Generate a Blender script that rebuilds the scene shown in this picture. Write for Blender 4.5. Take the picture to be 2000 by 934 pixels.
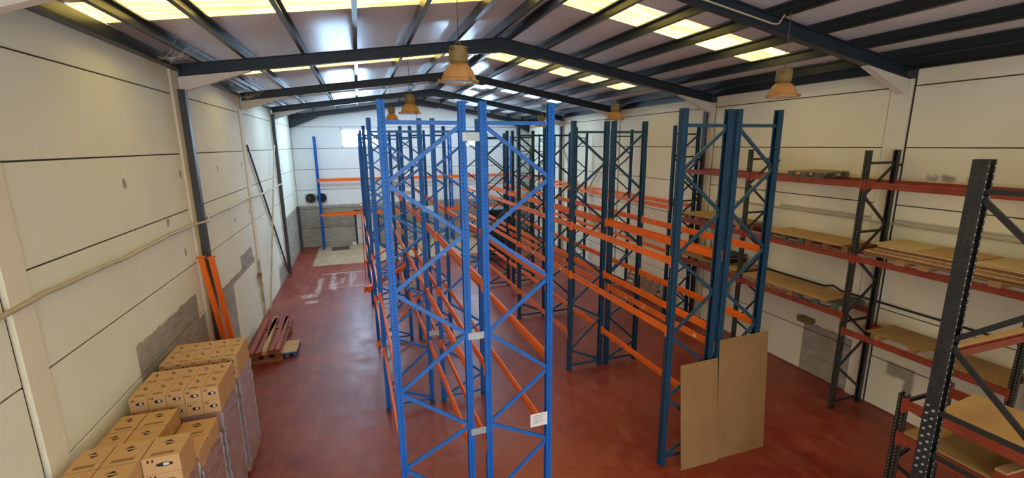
import bpy, math, random
from mathutils import Vector, Matrix
random.seed(7)
scene = bpy.context.scene
col = scene.collection
for o in list(bpy.data.objects): bpy.data.objects.remove(o)

# ------------------------------------------------------------------ camera
CAM_H = 5.75
def make_camera():
    W, H, cx, cy = 2000., 934., 1000., 467.
    vy, vz = (700., 285.), (1037., 4680.)          # vanishing points of the hall's length and of its uprights
    f = math.sqrt(-((vy[0]-cx)*(vz[0]-cx) + (vy[1]-cy)*(vz[1]-cy)))
    ray = lambda p: Vector(((p[0]-cx)/f, (p[1]-cy)/f, 1.)).normalized()
    ey = ray(vy); ez = -ray(vz); ez = (ez - ey*ey.dot(ez)).normalized(); ex = ey.cross(ez)
    R = Matrix((ex, ey, ez))                        # camera axes (x right, y down, z forward) to world
    right, up, back = R @ Vector((1, 0, 0)), R @ Vector((0, -1, 0)), R @ Vector((0, 0, -1))
    cd = bpy.data.cameras.new('camera'); cd.sensor_width = 36; cd.lens = f/W*36
    cd.clip_start = .05; cd.clip_end = 200
    c = bpy.data.objects.new('camera', cd); col.objects.link(c)
    m = Matrix((right, up, back)).transposed().to_4x4(); m.translation = (0, 0, CAM_H)
    c.matrix_world = m
    scene.camera = c
make_camera()

# ------------------------------------------------------------------ world, exposure
scene.view_settings.view_transform = 'Standard'
scene.view_settings.look = 'None'
scene.view_settings.gamma = 1
scene.view_settings.use_curve_mapping = False
scene.view_settings.exposure = 0.8
world = bpy.data.worlds.new('sky'); scene.world = world; world.use_nodes = True
bgn = world.node_tree.nodes['Background']
bgn.inputs[0].default_value = (.88, .95, 1.0, 1); bgn.inputs[1].default_value = 2.6
SKYLIGHT = 3.0      # brightness of the daylight in the yellowed roof sheets
SKYLIGHT_CLEAN = 6.5   # ... in the clean sheets near the end wall
WINDOW = 38.0       # brightness of the daylight in the end windows

# ------------------------------------------------------------------ materials
def lin(c):
    return tuple(((v/255/12.92) if v/255 <= .04045 else ((v/255+.055)/1.055)**2.4) for v in c) + (1,)
class NT:
    def __init__(s, name):
        s.m = bpy.data.materials.new(name); s.m.use_nodes = True; s.t = s.m.node_tree
        s.b = s.t.nodes['Principled BSDF']
    def n(s, typ, **kw):
        nd = s.t.nodes.new(typ)
        for k, v in kw.items(): setattr(nd, k, v)
        return nd
    def put(s, sock, v):
        if isinstance(v, bpy.types.NodeSocket): s.t.links.new(v, sock)
        else: sock.default_value = v
    def math(s, op, a, b=0., c=None, clamp=False):
        nd = s.n('ShaderNodeMath', operation=op, use_clamp=clamp)
        s.put(nd.inputs[0], a); s.put(nd.inputs[1], b)
        if c is not None: s.put(nd.inputs[2], c)
        return nd.outputs[0]
    def coord(s, kind='Object'):
        if kind == 'World': return s.n('ShaderNodeNewGeometry').outputs['Position']
        return s.n('ShaderNodeTexCoord').outputs[kind]
    def xyz(s, v):
        nd = s.n('ShaderNodeSeparateXYZ'); s.put(nd.inputs[0], v); return nd.outputs
    def noise(s, vec, scale, detail=4, rough=.55, stretch=None):
        if stretch:
            mp = s.n('ShaderNodeMapping'); s.put(mp.inputs['Vector'], vec); mp.inputs['Scale'].default_value = stretch
            vec = mp.outputs[0]
        nd = s.n('ShaderNodeTexNoise'); s.put(nd.inputs['Vector'], vec)
        nd.inputs['Scale'].default_value = scale; nd.inputs['Detail'].default_value = detail; nd.inputs['Roughness'].default_value = rough
        return nd.outputs['Fac']
    def ramp(s, v, a, b, lo=0., hi=1.):
        nd = s.n('ShaderNodeMapRange'); s.put(nd.inputs[0], v)
        for i, x in enumerate((a, b, lo, hi)): nd.inputs[i+1].default_value = x
        return nd.outputs[0]
    def mix(s, f, a, b):
        nd = s.n('ShaderNodeMix', data_type='RGBA'); s.put(nd.inputs[0], f); s.put(nd.inputs[6], a); s.put(nd.inputs[7], b)
        return nd.outputs[2]
    def bump(s, h, strength=.2, dist=.01):
        nd = s.n('ShaderNodeBump'); nd.inputs['Strength'].default_value = strength; nd.inputs['Distance'].default_value = dist
        s.put(nd.inputs['Height'], h); s.t.links.new(nd.outputs[0], s.b.inputs['Normal'])
    def base(s, c): s.put(s.b.inputs['Base Color'], c)
    def set(s, rough=None, metal=None, spec=None):
        if rough is not None: s.put(s.b.inputs['Roughness'], rough)
        if metal is not None: s.put(s.b.inputs['Metallic'], metal)
        if spec is not None: s.put(s.b.inputs['Specular IOR Level'], spec)
    def box(s, u, v, u0, u1, v0, v1, e=.03):
        """soft-edged rectangle mask"""
        a = s.math('MULTIPLY', s.ramp(u, u0-e, u0+e), s.ramp(u, u1-e, u1+e, 1, 0))
        b = s.math('MULTIPLY', s.ramp(v, v0-e, v0+e), s.ramp(v, v1-e, v1+e, 1, 0))
        return s.math('MULTIPLY', a, b)

def paint(name, c, var=.12, scale=6, rough=.45, metal=0., worn=None, kind='Object'):
    k = NT(name); n = k.noise(k.coord(kind), scale)
    a = lin(c); d = tuple(x*(1-var) for x in a[:3])+(1,); l = tuple(min(1, x*(1+var)) for x in a[:3])+(1,)
    cc = k.mix(k.ramp(n, .3, .7), d, l)
    if worn:
        n2 = k.noise(k.coord(kind), 30, 6, .7)
        cc = k.mix(k.ramp(n2, .62, .72), cc, lin(worn))
    k.base(cc); k.set(rough, metal); return k.m

def post_paint(name, c, hole, rough=.5, w=.085):
    """rack paint with the punched slots of an upright (slots follow the upright's own length)"""
    k = NT(name); co = k.coord(); x, y, z = k.xyz(co)
    n = k.noise(co, 5)
    a = lin(c)
    cc = k.mix(k.ramp(n, .3, .7), tuple(v*.85 for v in a[:3])+(1,), tuple(min(1, v*1.12) for v in a[:3])+(1,))
    fr = k.math('FRACT', k.math('MULTIPLY', z, 20.))
    tick = k.math('LESS_THAN', fr, .42)
    ay = k.math('ABSOLUTE', y); ax = k.math('ABSOLUTE', x)
    f1 = k.math('MULTIPLY', k.math('LESS_THAN', k.math('ABSOLUTE', k.math('SUBTRACT', ay, w*.3)), w*.07), k.math('LESS_THAN', ax, .012))
    f2 = k.math('MULTIPLY', k.math('LESS_THAN', k.math('ABSOLUTE', k.math('SUBTRACT', ax, w*.6)), w*.06), k.math('GREATER_THAN', ay, w*.45))
    msk = k.math('MULTIPLY', tick, k.math('MAXIMUM', f1, f2))
    k.base(k.mix(msk, cc, lin(hole))); k.set(rough, 0, .3); return k.m

M = {}
M['blue_post'] = post_paint('blue rack upright paint', (20, 96, 184), (8, 24, 60))
M['blue'] = paint('blue rack brace paint', (22, 98, 184), .15)
M['shaded_post'] = post_paint('petrol blue rack upright paint', (26, 62, 88), (10, 18, 26), w=.1)  # same blue paint as the bright racks, dimmer light put into the colour
M['shaded'] = paint('petrol blue rack brace paint', (26, 62, 86), .15)
M['black_post'] = post_paint('black rack upright paint', (40, 42, 42), (150, 145, 130), .45)
def heavy_paint():
    k = NT('black heavy upright paint'); co = k.coord(); x, y, z = k.xyz(co); ax = k.math('ABSOLUTE', x); ay = k.math('ABSOLUTE', y)
    n = k.noise(co, 5); c = k.mix(k.ramp(n, .3, .7), lin((34, 37, 36)), lin((48, 52, 50)))
    t1 = k.math('LESS_THAN', k.math('FRACT', k.math('MULTIPLY', z, 13.3)), .22)
    side = k.math('MULTIPLY', k.math('GREATER_THAN', ay, .055), k.math('LESS_THAN', k.math('ABSOLUTE', k.math('SUBTRACT', k.math('ABSOLUTE', k.math('SUBTRACT', ax, .06)), .03)), .009))
    lip = k.math('MULTIPLY', k.math('GREATER_THAN', ax, .118), k.math('LESS_THAN', k.math('ABSOLUTE', k.math('SUBTRACT', ay, .05)), .006))
    c = k.mix(k.math('MULTIPLY', t1, side), c, lin((14, 14, 14)))
    k.base(k.mix(k.math('MULTIPLY', t1, lip), c, lin((225, 218, 200)))); k.set(.45); return k.m
M['heavy_post'] = heavy_paint()
M['black'] = paint('black rack brace paint', (36, 37, 37), .2)
M['brown_post'] = post_paint('worn brown rack upright paint', (74, 66, 54), (130, 122, 104), .5)
M['orange'] = paint('orange beam paint', (238, 112, 26), .1, 3, .42, worn=None)
M['red'] = paint('rust red beam paint', (150, 64, 40), .2, 4, .5)
M['galv'] = paint('galvanised steel', (168, 176, 176), .1, 20, .4, .3)
M['steel_dark'] = paint('dark blue grey roof steel', (32, 46, 58), .15, 3, .5)
M['purlin'] = paint('dark grey purlin steel', (50, 54, 54), .15, 3, .32, .2)
M['pipe_dark'] = paint('dark steel post with white patches', (62, 66, 70), .15, 3, .5, worn=(150, 150, 148))
M['haunch'] = paint('off white painted steel', (216, 208, 196), .04, 3, .6)
M['wire'] = paint('grey wire', (96, 92, 84), .05, 3, .5)
M['conduit'] = paint('cream conduit', (190, 176, 146), .1, 4, .5)
M['cable'] = paint('black cable', (34, 34, 30), .1, 4, .5)
M['white_sign'] = paint('white sign sheet', (226, 226, 228), .03, 30, .5)
M['white_tag'] = paint('cream label tag', (214, 196, 160), .05, 30, .6)
M['print'] = paint('black print', (40, 30, 22), .1, 20, .7)
M['print_grey'] = paint('faded grey print', (148, 112, 70), .1, 20, .7)
M['sticker'] = paint('white sticker', (225, 225, 222), .03, 20, .4)
M['lamp_can'] = paint('dusty olive lamp housing', (128, 106, 64), .12, 18, .6)
M['lamp_cable'] = paint('lamp cable', (90, 84, 72), .05, 4, .6)
M['concrete_dark'] = paint('dark opening', (46, 44, 44), .2, 6, .8)
M['cobweb'] = paint('dusty cobweb', (210, 205, 190), .05, 4, .9)
M['blue_pallet'] = paint('blue painted pallet wood', (52, 92, 140), .15, 8, .7)
M['green_pallet'] = paint('weathered grey green pallet wood', (96, 102, 92), .18, 8, .8)
M['mat'] = paint('brown floor mat', (74, 62, 50), .15, 10, .9)
M['copper_hose'] = paint('beige hose', (176, 164, 138), .1, 10, .6)
M['dark_machine'] = paint('black plastic', (34, 36, 38), .2, 6, .5)

def wood(name, a, b, stretch=(2, 18, 18)):
    k = NT(name); n = k.noise(k.coord(), 3, 6, .6, stretch)
    k.base(k.mix(k.ramp(n, .3, .7), lin(a), lin(b))); k.set(.75); return k.m
M['wood'] = wood('pallet wood', (150, 108, 66), (190, 148, 98))
M['wood_dark'] = wood('brown pallet wood', (120, 76, 46), (160, 108, 66))
def board(name, a, b):
    k = NT(name); co = k.coord(); n = k.noise(co, 1.6, 5); g = k.noise(co, 140, 2, .6)
    c = k.mix(k.ramp(n, .3, .7), lin(a), lin(b))
    k.base(k.mix(k.math('MULTIPLY', k.ramp(g, .4, .7), .25), c, lin(tuple(int(v*.8) for v in a)))); k.set(.7); return k.m
M['hardboard'] = board('tan hardboard', (186, 146, 92), (202, 164, 110))
M['hardboard_pale'] = board('pale hardboard', (206, 180, 126), (214, 190, 140))
M['hardboard_dark'] = board('dusty brown hardboard', (150, 118, 70), (176, 140, 88))
M['carton'] = board('brown carton board', (204, 160, 108), (214, 172, 120))
M['cardboard'] = board('large brown cardboard', (138, 102, 62), (154, 116, 72))

def make_film():
    k = NT('pink tinted stretch film over cartons'); co = k.coord()
    n = k.noise(co, 5, 6, .65, (1, 1, 5)); n2 = k.noise(co, 14, 4, .6, (3, 3, 1))
    c = k.mix(k.ramp(n, .35, .65), lin((150, 110, 98)), lin((188, 158, 156)))
    k.base(k.mix(k.ramp(n2, .64, .72), c, lin((224, 222, 228)))); k.set(.22, 0, .6); k.bump(n2, .25, .01); return k.m
M['film'] = make_film()

def make_wall(name, side):
    k = NT(name); P = k.coord('World'); x, y, z = k.xyz(P)
    n = k.noise(P, .7, 5); n2 = k.noise(P, 9, 5, .6)
    tint = {'left': ((236, 236, 214), (243, 243, 226)), 'right': ((240, 232, 202), (246, 239, 214)), 'end': ((230, 234, 234), (238, 240, 238))}[side]
    c = k.mix(k.ramp(n, .3, .7), lin(tint[0]), lin(tint[1]))
    c = k.mix(k.math('MULTIPLY', k.ramp(n2, .62, .8), .25), c, lin((196, 190, 176)))
    jn = k.math('MULTIPLY', k.math('SUBTRACT', k.noise(P, 3.2, 4), .5), .12)
    u = k.math('ADD', (x if side == 'end' else y), jn); v = k.math('ADD', z, k.math('MULTIPLY', k.math('SUBTRACT', k.noise(P, 5.1, 4), .5), .14))
    grey = k.mix(k.ramp(k.noise(P, 2.4, 6, .6, (1, 1, 3)), .3, .7), lin((150, 142, 128)), lin((178, 170, 156)))
    mx = lambda a, b: k.math('MAXIMUM', a, b)
    if side == 'left':
        g = mx(k.box(y, v, 8.02, 10.8, -1, 2.72, .02), k.box(y, v, 10.7, 11.2, -1, 2.15, .02))
        g = mx(g, mx(k.box(u, v, 11.6, 16.3, -1, 2.25, .02), k.box(u, v, 14.6, 16.1, -1, 2.62, .02)))
        keep = k.box(y, z, 13.58, 17.3, -1, 2.08, .01)
        g = k.math('MULTIPLY', g, k.math('SUBTRACT', 1., keep))
        g = mx(g, mx(k.box(u, v, 22.9, 30, -1, 2.45, .05), k.box(u, v, 20.2, 23, -1, .8, .15)))
        for (py, pz) in ((8.6, 5.2), (11.0, 5.2), (10.0, 4.35), (13.6, 5.2), (16.2, 5.2), (14.6, 3.7), (16.4, 3.7), (10.6, 3.65)):
            g = mx(g, k.box(u, v, py-.05, py+.05, pz-.06, pz+.08, .02))
    elif side == 'right':
        g = k.box(y, v, 6.5, 7.92, -1, 1.3, .01)
        g = mx(g, mx(k.box(u, v, 5.45, 5.95, .85, 1.15, .03), k.box(u, v, 5.45, 5.6, .5, 1.0, .03)))
        for py in (5.1, 5.5, 5.75): g = mx(g, k.box(u, v, py-.1, py+.1, 5.0, 5.1, .03))
        v2 = k.math('ADD', z, k.math('MULTIPLY', jn, .2))
        g = mx(g, k.math('MULTIPLY', k.box(y, v2, -2, 9.0, 4.1, 4.17, .02), .8))
    else:
        g = k.box(x, v, -10, 20, -1, 2.42, .04)
        band = k.math('MULTIPLY', k.box(x, v, -10, 20, 1.2, 1.32, .06), .35)
        grey = k.mix(band, grey, lin((120, 112, 100)))
    k.base(k.mix(g, c, grey)); k.set(.82); k.bump(n2, .08, .01); return k.m
M['wall_left'] = make_wall('left wall paint', 'left'); M['wall_right'] = make_wall('right wall paint', 'right'); M['wall_end'] = make_wall('end wall paint', 'end')
M['joint'] = paint('dark panel joint', (74, 66, 54), .1, 4, .9)
M['pilaster'] = paint('cream pilaster paint', (236, 228, 204), .04, 2, .8)

def make_floor():
    k = NT('red sealed concrete floor'); P = k.coord('World'); x, y, z = k.xyz(P)
    n = k.noise(P, .55, 6, .62); n2 = k.noise(P, 2.6, 6, .65); n3 = k.noise(P, 16, 5, .7)
    c = k.mix(k.ramp(n, .34, .66), lin((112, 30, 26)), lin((146, 62, 46)))
    c = k.mix(k.math('MULTIPLY', k.ramp(n2, .46, .7), .65), c, lin((166, 88, 58)))
    c = k.mix(k.math('MULTIPLY', k.ramp(n3, .5, .8), .22), c, lin((84, 34, 32)))
    n4 = k.noise(P, 3.5, 7, .75, (1, .25, 1)); c = k.mix(k.math('MULTIPLY', k.ramp(n4, .5, .68), .4), c, lin((176, 104, 78)))
    n5 = k.noise(P, 1.3, 7, .7); c = k.mix(k.math('MULTIPLY', k.ramp(n5, .52, .62), .35), c, lin((78, 26, 26)))
    worn = k.math('MULTIPLY', k.box(x, y, .2, 3.6, 2.0, 8.5, 2.2), k.ramp(n, .25, .6, .35, .9))  # brown wear, with the brighter light of the middle aisle painted in
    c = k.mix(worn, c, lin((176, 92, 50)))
    sp = k.noise(P, 45, 2, .5)
    c = k.mix(k.math('MULTIPLY', k.ramp(sp, .74, .78), .6), c, lin((190, 150, 130)))
    # beige unsealed strip before the end wall, worn white chalk marks
    jn = k.math('MULTIPLY', k.math('SUBTRACT', n3, .5), .3)
    u = k.math('ADD', x, jn); v = k.math('ADD', y, jn)
    bn = k.mix(k.ramp(n2, .35, .7), lin((186, 162, 128)), lin((160, 130, 100)))
    c = k.mix(k.box(u, v, -2.55, 6.5, 23.3, 40, .06), c, bn)
    w = k.box(x, v, -2.0, -.05, 21.55, 21.68, .04)
    w = k.math('MAXIMUM', w, k.math('MULTIPLY', k.box(x, v, -1.5, -.05, 19.3, 19.4, .05), .8))
    for (a, b, y0, y1) in ((-2.05, -1.9, 18.8, 21.0), (-1.55, -1.4, 19.2, 21.5), (-1.42, -1.3, 19.0, 20.2), (-.78, -.66, 19.5, 21.5), (-.62, -.52, 20.2, 21.4), (-2.5, -1.95, 18.3, 18.7), (-2.3, -1.9, 17.6, 17.9), (-1.1, -1.04, 19.8, 20.8)):
        w = k.math('MAXIMUM', w, k.box(u, v, a, b, y0, y1, .07))
    w = k.math('MULTIPLY', w, k.ramp(k.noise(P, 7, 5, .7), .38, .6))
    c = k.mix(w, c, lin((214, 196, 188)))
    # fine saw-cut joints
    cut = k.math('LESS_THAN', k.math('ABSOLUTE', k.math('SUBTRACT', k.math('FRACT', k.math('MULTIPLY', k.math('ADD', y, .6), 1/5.45)), .5)), .0012)
    c = k.mix(k.math('MULTIPLY', cut, .6), c, lin((60, 26, 24)))
    k.base(c); k.set(k.ramp(n2, .3, .75, .26, .5), 0, .4); k.bump(n3, .05, .01); return k.m
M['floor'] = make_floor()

def make_ceiling():
    k = NT('white ribbed roof sheet'); P = k.coord('World'); x, y, z = k.xyz(P)
    n = k.noise(P, .8, 4)
    k.base(k.mix(k.ramp(n, .3, .7), lin((216, 208, 206)), lin((228, 222, 220))))
    k.set(.32, 0, .5)
    s = k.math('SINE', k.math('MULTIPLY', y, 2*math.pi/.11))
    k.bump(s, .25, .004); return k.m
M['ceiling'] = make_ceiling()
def make_skylight(name, a, b, strength):
    k = NT(name); P = k.coord('World')
    n = k.noise(P, 2.2, 6, .7, (.22, 4, 1)); n2 = k.noise(P, 1.1, 3, .5)
    c = k.mix(k.ramp(n, .42, .60), a, b)
    c = k.mix(k.math('MULTIPLY', k.ramp(n2, .5, .7), .5), c, a)
    k.base(lin((210, 190, 130))); k.put(k.b.inputs['Emission Color'], c); k.b.inputs['Emission Strength'].default_value = strength
    k.set(.6); return k.m
M['skylight'] = make_skylight('backlit yellowed fibreglass sheet', (1.0, .78, .19, 1), (.30, .17, .04, 1), SKYLIGHT)
M['skylight_clean'] = make_skylight('backlit clean fibreglass sheet', (.64, .83, 1.0, 1), (.52, .68, .82, 1), SKYLIGHT_CLEAN)
def make_pane():
    k = NT('daylit window pane'); k.base((.8, .85, .9, 1)); k.put(k.b.inputs['Emission Color'], (.46, .72, 1.0, 1))
    k.b.inputs['Emission Strength'].default_value = WINDOW; k.set(.3); return k.m
M['pane'] = make_pane()
def make_shade():
    k = NT('amber prismatic lamp reflector'); co = k.coord(); x, y, z = k.xyz(co)
    ang = k.math('ARCTAN2', y, x); s = k.math('SINE', k.math('MULTIPLY', ang, 60.))
    n = k.noise(co, 6, 5)
    k.base(k.mix(k.ramp(n, .3, .7), lin((194, 140, 86)), lin((212, 160, 106)))); k.set(.35, 0, .5)
    k.b.inputs['Transmission Weight'].default_value = .12; k.b.inputs['IOR'].default_value = 1.2
    k.bump(s, .3, .004); return k.m
M['shade'] = make_shade()
def make_glass():
    k = NT('dusty lamp glass'); k.base(lin((206, 196, 178))); k.set(.15); return k.m
M['lens'] = make_glass()
M['door'] = paint('white door paint', (206, 206, 204), .05, 3, .5)
M['fan'] = paint('dark fan housing', (66, 62, 60), .15, 6, .5)

# ------------------------------------------------------------------ mesh helpers
class MB:
    def __init__(s): s.v = []; s.f = []
    def box(s, x0, x1, y0, y1, z0, z1):
        i = len(s.v)
        s.v += [(x, y, z) for z in (z0, z1) for (x, y) in ((x0, y0), (x1, y0), (x1, y1), (x0, y1))]
        s.f += [tuple(i+k for k in q) for q in ((3, 2, 1, 0), (4, 5, 6, 7), (0, 1, 5, 4), (1, 2, 6, 5), (2, 3, 7, 6), (3, 0, 4, 7))]
        return s
    def prism(s, prof, p0, p1, ax, ay, caps=True):
        """extrude the closed 2D profile (on axes ax, ay) from p0 to p1"""
        p0, p1, ax, ay = map(Vector, (p0, p1, ax, ay)); n = len(prof); i = len(s.v)
        for p in (p0, p1): s.v += [tuple(p + ax*a + ay*b) for a, b in prof]
        for k in range(n): s.f.append((i+k, i+(k+1) % n, i+n+(k+1) % n, i+n+k))
        if caps: s.f.append(tuple(i+k for k in reversed(range(n)))); s.f.append(tuple(i+n+k for k in range(n)))
        return s
    def bar(s, p0, p1, w, h, up=(0, 0, 1)):
        d = (Vector(p1)-Vector(p0)).normalized(); up = Vector(up)
        if abs(d.dot(up)) > .98: up = Vector((0, 1, 0))
        ax = d.cross(up).normalized(); ay = ax.cross(d)
        return s.prism([(-w/2, -h/2), (w/2, -h/2), (w/2, h/2), (-w/2, h/2)], p0, p1, ax, ay)
    def tube(s, pts, r, n=8):
        pts = [Vector(p) for p in pts]; i = len(s.v); ref = Vector((.13, .2, .97))
        for k, p in enumerate(pts):
            d = (pts[min(k+1, len(pts)-1)]-pts[max(k-1, 0)]).normalized()
            rf = ref if abs(d.dot(ref)) < .95 else Vector((1, 0, 0))
            a = d.cross(rf).normalized(); b = d.cross(a)
            s.v += [tuple(p + (a*math.cos(t)+b*math.sin(t))*r) for t in (2*math.pi*j/n for j in range(n))]
        for k in range(len(pts)-1):
            for j in range(n):
                s.f.append((i+k*n+j, i+k*n+(j+1) % n, i+(k+1)*n+(j+1) % n, i+(k+1)*n+j))
        s.f.append(tuple(i+j for j in reversed(range(n)))); e = i+(len(pts)-1)*n
        s.f.append(tuple(e+j for j in range(n))); return s
    def lathe(s, prof, n=28, c=(0, 0, 0)):
        i = len(s.v)
        for r, z in prof:
            s.v += [(c[0]+r*math.cos(2*math.pi*j/n), c[1]+r*math.sin(2*math.pi*j/n), c[2]+z) for j in range(n)]
        for k in range(len(prof)-1):
            for j in range(n):
                s.f.append((i+k*n+j, i+k*n+(j+1) % n, i+(k+1)*n+(j+1) % n, i+(k+1)*n+j))
        return s
    def mesh(s, name, mat, smooth=False):
        me = bpy.data.meshes.new(name); me.from_pydata(s.v, [], s.f); me.materials.append(M[mat]); me.validate()
        if smooth: me.polygons.foreach_set('use_smooth', [True]*len(me.polygons))
        me.update(); return me
    def build(s, name, mat, parent=None, loc=(0, 0, 0), smooth=False, bevel=0):
        return place(name, s.mesh(name, mat, smooth), parent, loc, bevel)
def place(name, me, parent=None, loc=(0, 0, 0), bevel=0, rot=None):
    o = bpy.data.objects.new(name, me); col.objects.link(o); o.location = loc
    if rot is not None: o.rotation_euler = rot
    if parent is not None: o.parent = parent
    if bevel:
        b = o.modifiers.new('bevel', 'BEVEL'); b.width = bevel; b.segments = 1; b.limit_method = 'ANGLE'
    return o
def empty(name, loc=(0, 0, 0), rz=0):
    o = bpy.data.objects.new(name, None); col.objects.link(o); o.location = loc; o.rotation_euler = (0, 0, rz); o.empty_display_size = .2
    return o
def tag(o, label, cat, group=None):
    o['label'] = label; o['category'] = cat
    if group: o['group'] = group
    return o
def struct(o, label=None):
    o['kind'] = 'structure'
    if label: o['label'] = label
    return o
def thick(pts, t):
    """closed outline of a folded sheet of thickness t along the polyline"""
    L, Rr = [], []
    n = len(pts)
    for i in range(n):
        p = Vector(pts[i])
        d0 = (p-Vector(pts[i-1])).normalized() if i else None
        d1 = (Vector(pts[i+1])-p).normalized() if i < n-1 else None
        d0 = d0 or d1; d1 = d1 or d0
        n0 = Vector((-d0.y, d0.x)); n1 = Vector((-d1.y, d1.x)); m = (n0+n1)
        m = m.normalized() if m.length > 1e-6 else n0
        m = m/max(.4, m.dot(n0))*t/2
        L.append(tuple(p+m)); Rr.append(tuple(p-m))
    return L + Rr[::-1]

# ------------------------------------------------------------------ the shell
XL, XR, YE, YF = -3.5, 10.44, 28.0, -4.0
ROWS = [0, 1.11, 2.22, 3.31, 4.46, 5.62, 6.81, 7.75]
PORT = [.9, 6.3, 11.6, 17.0, 22.5]
RX, RZ = 3.6, 8.38                      # ridge line of the rafter tops
def raf(x):                             # top of the rafters at x
    return RZ - (RX-x)*(RZ-7.42)/(RX-XL) if x < RX else RZ - (x-RX)*(RZ-7.18)/(XR-RX)

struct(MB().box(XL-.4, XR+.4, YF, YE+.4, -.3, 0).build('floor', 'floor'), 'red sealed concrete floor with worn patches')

def panels(parent, mat, cells, axis, at, inward):
    for (a0, a1, z0, z1) in cells:
        g = .011; m = MB()
        if axis == 'y':
            m.box(min(at, at+inward*.03), max(at, at+inward*.03), a0+g, a1-g, z0+g, z1-g)
        else:
            m.box(a0+g, a1-g, at-.03, at, z0+g, z1-g)
        m.build('panel', mat, parent, bevel=.006)
wl = struct(MB().box(XL-.3, XL-.03, YF, YE+.3, 0, 7.62).build('wall_left', 'joint'), 'left wall of white painted concrete panels')
wr = struct(MB().box(XR+.03, XR+.3, YF, YE+.3, 0, 7.4).build('wall_right', 'joint'), 'right wall of white painted concrete panels')
LP = [(.45, .85), (5.72, 6.08), (11.18, 11.60), (16.62, 17.02), (22.08, 22.48)]
lb = [YF] + [v for a, b in LP for v in (a-.03, b)] + [YE]
rb_ = [YF] + [v for p in PORT for v in (p-.005, p+.42)] + [YE]
top = lambda zs, cap: [min(z, cap) for z in zs]
for i in range(0, len(lb), 2):
    panels(wl, 'wall_left', [(lb[i], lb[i+1], ROWS[k], min(ROWS[k+1], 7.62)) for k in range(7)], 'y', XL-.03, 1)
    panels(wr, 'wall_right', [(rb_[i], rb_[i+1], ROWS[k], min(ROWS[k+1], 7.38)) for k in range(7)], 'y', XR+.03, -1)
for a, b in LP: MB().box(XL-.03, XL+.03, a+.008, b-.008, 0, 7.3).build('pilaster', 'pilaster', wl, bevel=.005)
for p in PORT:
    MB().box(XR-.03, XR+.03, p+.03, p+.41, 0, 6.95).build('pilaster', 'pilaster', wr, bevel=.005)
# end wall with two windows
we = MB()
W1 = (-.88, 1.12, 5.7, 6.68); W2 = (5.95, 7.6, 5.7, 6.6)
for (x0, x1, z0, z1) in ((XL-.3, W1[0], 0, 8.6), (W1[1], W2[0], 0, 8.6), (W2[1], XR+.3, 0, 8.6), (W1[0], W1[1], 0, W1[2]), (W1[0], W1[1], W1[3], 8.6), (W2[0], W2[1], 0, W2[2]), (W2[0], W2[1], W2[3], 8.6)):
    we.box(x0, x1, YE+.03, YE+.3, z0, z1)
we = struct(we.build('wall_end', 'joint'), 'far end wall with grey bare concrete below and white paint above')
for k in range(7):
    z0, z1 = ROWS[k], ROWS[k+1] if k < 6 else 8.55
    xs = [XL, 3.4, XR] if k != 5 else [XL, W1[0], W1[1], W2[0], W2[1], XR]
    for i in range(len(xs)-1):
        if k == 5 and i in (1, 3):
            w = W1 if i == 1 else W2
            panels(we, 'wall_end', [(xs[i], xs[i+1], z0, w[2])], 'x', YE+.03, -1)
            panels(we, 'wall_end', [(xs[i], xs[i+1], w[3], z1)], 'x', YE+.03, -1)
        else:
            panels(we, 'wall_end', [(xs[i], xs[i+1], z0, z1)], 'x', YE+.03, -1)
for n, w in enumerate((W1, W2)):
    fr = MB()
    x0, x1, z0, z1 = w
    for b in ((x0, x1, z0, z0+.04), (x0, x1, z1-.04, z1), (x0, x0+.04, z0, z1), (x1-.04, x1, z0, z1), ((x0+x1)/2-.02, (x0+x1)/2+.02, z0, z1)):
        fr.box(b[0], b[1], YE+.02, YE+.08, b[2], b[3])
    fo = struct(fr.build('window_%d' % (n+1), 'white_sign'), 'bright daylit window high in the far end wall')
    for (a, b) in ((x0, (x0+x1)/2), ((x0+x1)/2, x1)):
        MB().box(a+.02, b-.02, YE+.05, YE+.06, z0+.03, z1-.03).build('pane', 'pane', fo)
# unseen front wall behind the camera, opening added to let daylight in
fw = MB(); fw.box(XL-.3, XR+.3, YF-.3, YF, 6.9, 8.6); fw.box(XL-.3, -2.6, YF-.3, YF, 0, 6.9); fw.box(4.5, XR+.3, YF-.3, YF, 0, 6.9)
struct(fw.build('wall_front', 'pilaster'), 'unseen front wall behind the camera with an added opening for daylight')

# roof: ribbed sheets, translucent bands, purlins, rafters
BANDS = [(2.3, 3.3), (7.95, 8.98), (13.75, 14.8), (19.3, 20.3), (24.7, 25.7)]
SH = .2
def roof_strip(m, y0, y1, side, dz=0., t=.04):
    xs = (XL-.05, RX) if side < 0 else (RX, XR+.05)
    m.prism([(xs[0], raf(xs[0])+SH+dz), (xs[1], raf(xs[1])+SH+dz), (xs[1], raf(xs[1])+SH+dz+t), (xs[0], raf(xs[0])+SH+dz+t)], (0, y0, 0), (0, y1, 0), (1, 0, 0), (0, 0, 1))
ce = MB(); ys = [YF] + [v for b in BANDS for v in b] + [YE+.1]
for s in (-1, 1): roof_strip(ce, YF, ys[1], s)
ceiling = struct(ce.build('ceiling', 'ceiling'), 'pitched roof of pale ribbed sheets on dark steel')
for i in range(2, len(ys), 2):
    for s in (-1, 1):
        m = MB(); roof_strip(m, ys[i], ys[i+1], s); m.build('roof_sheet', 'ceiling', ceiling)
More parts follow.
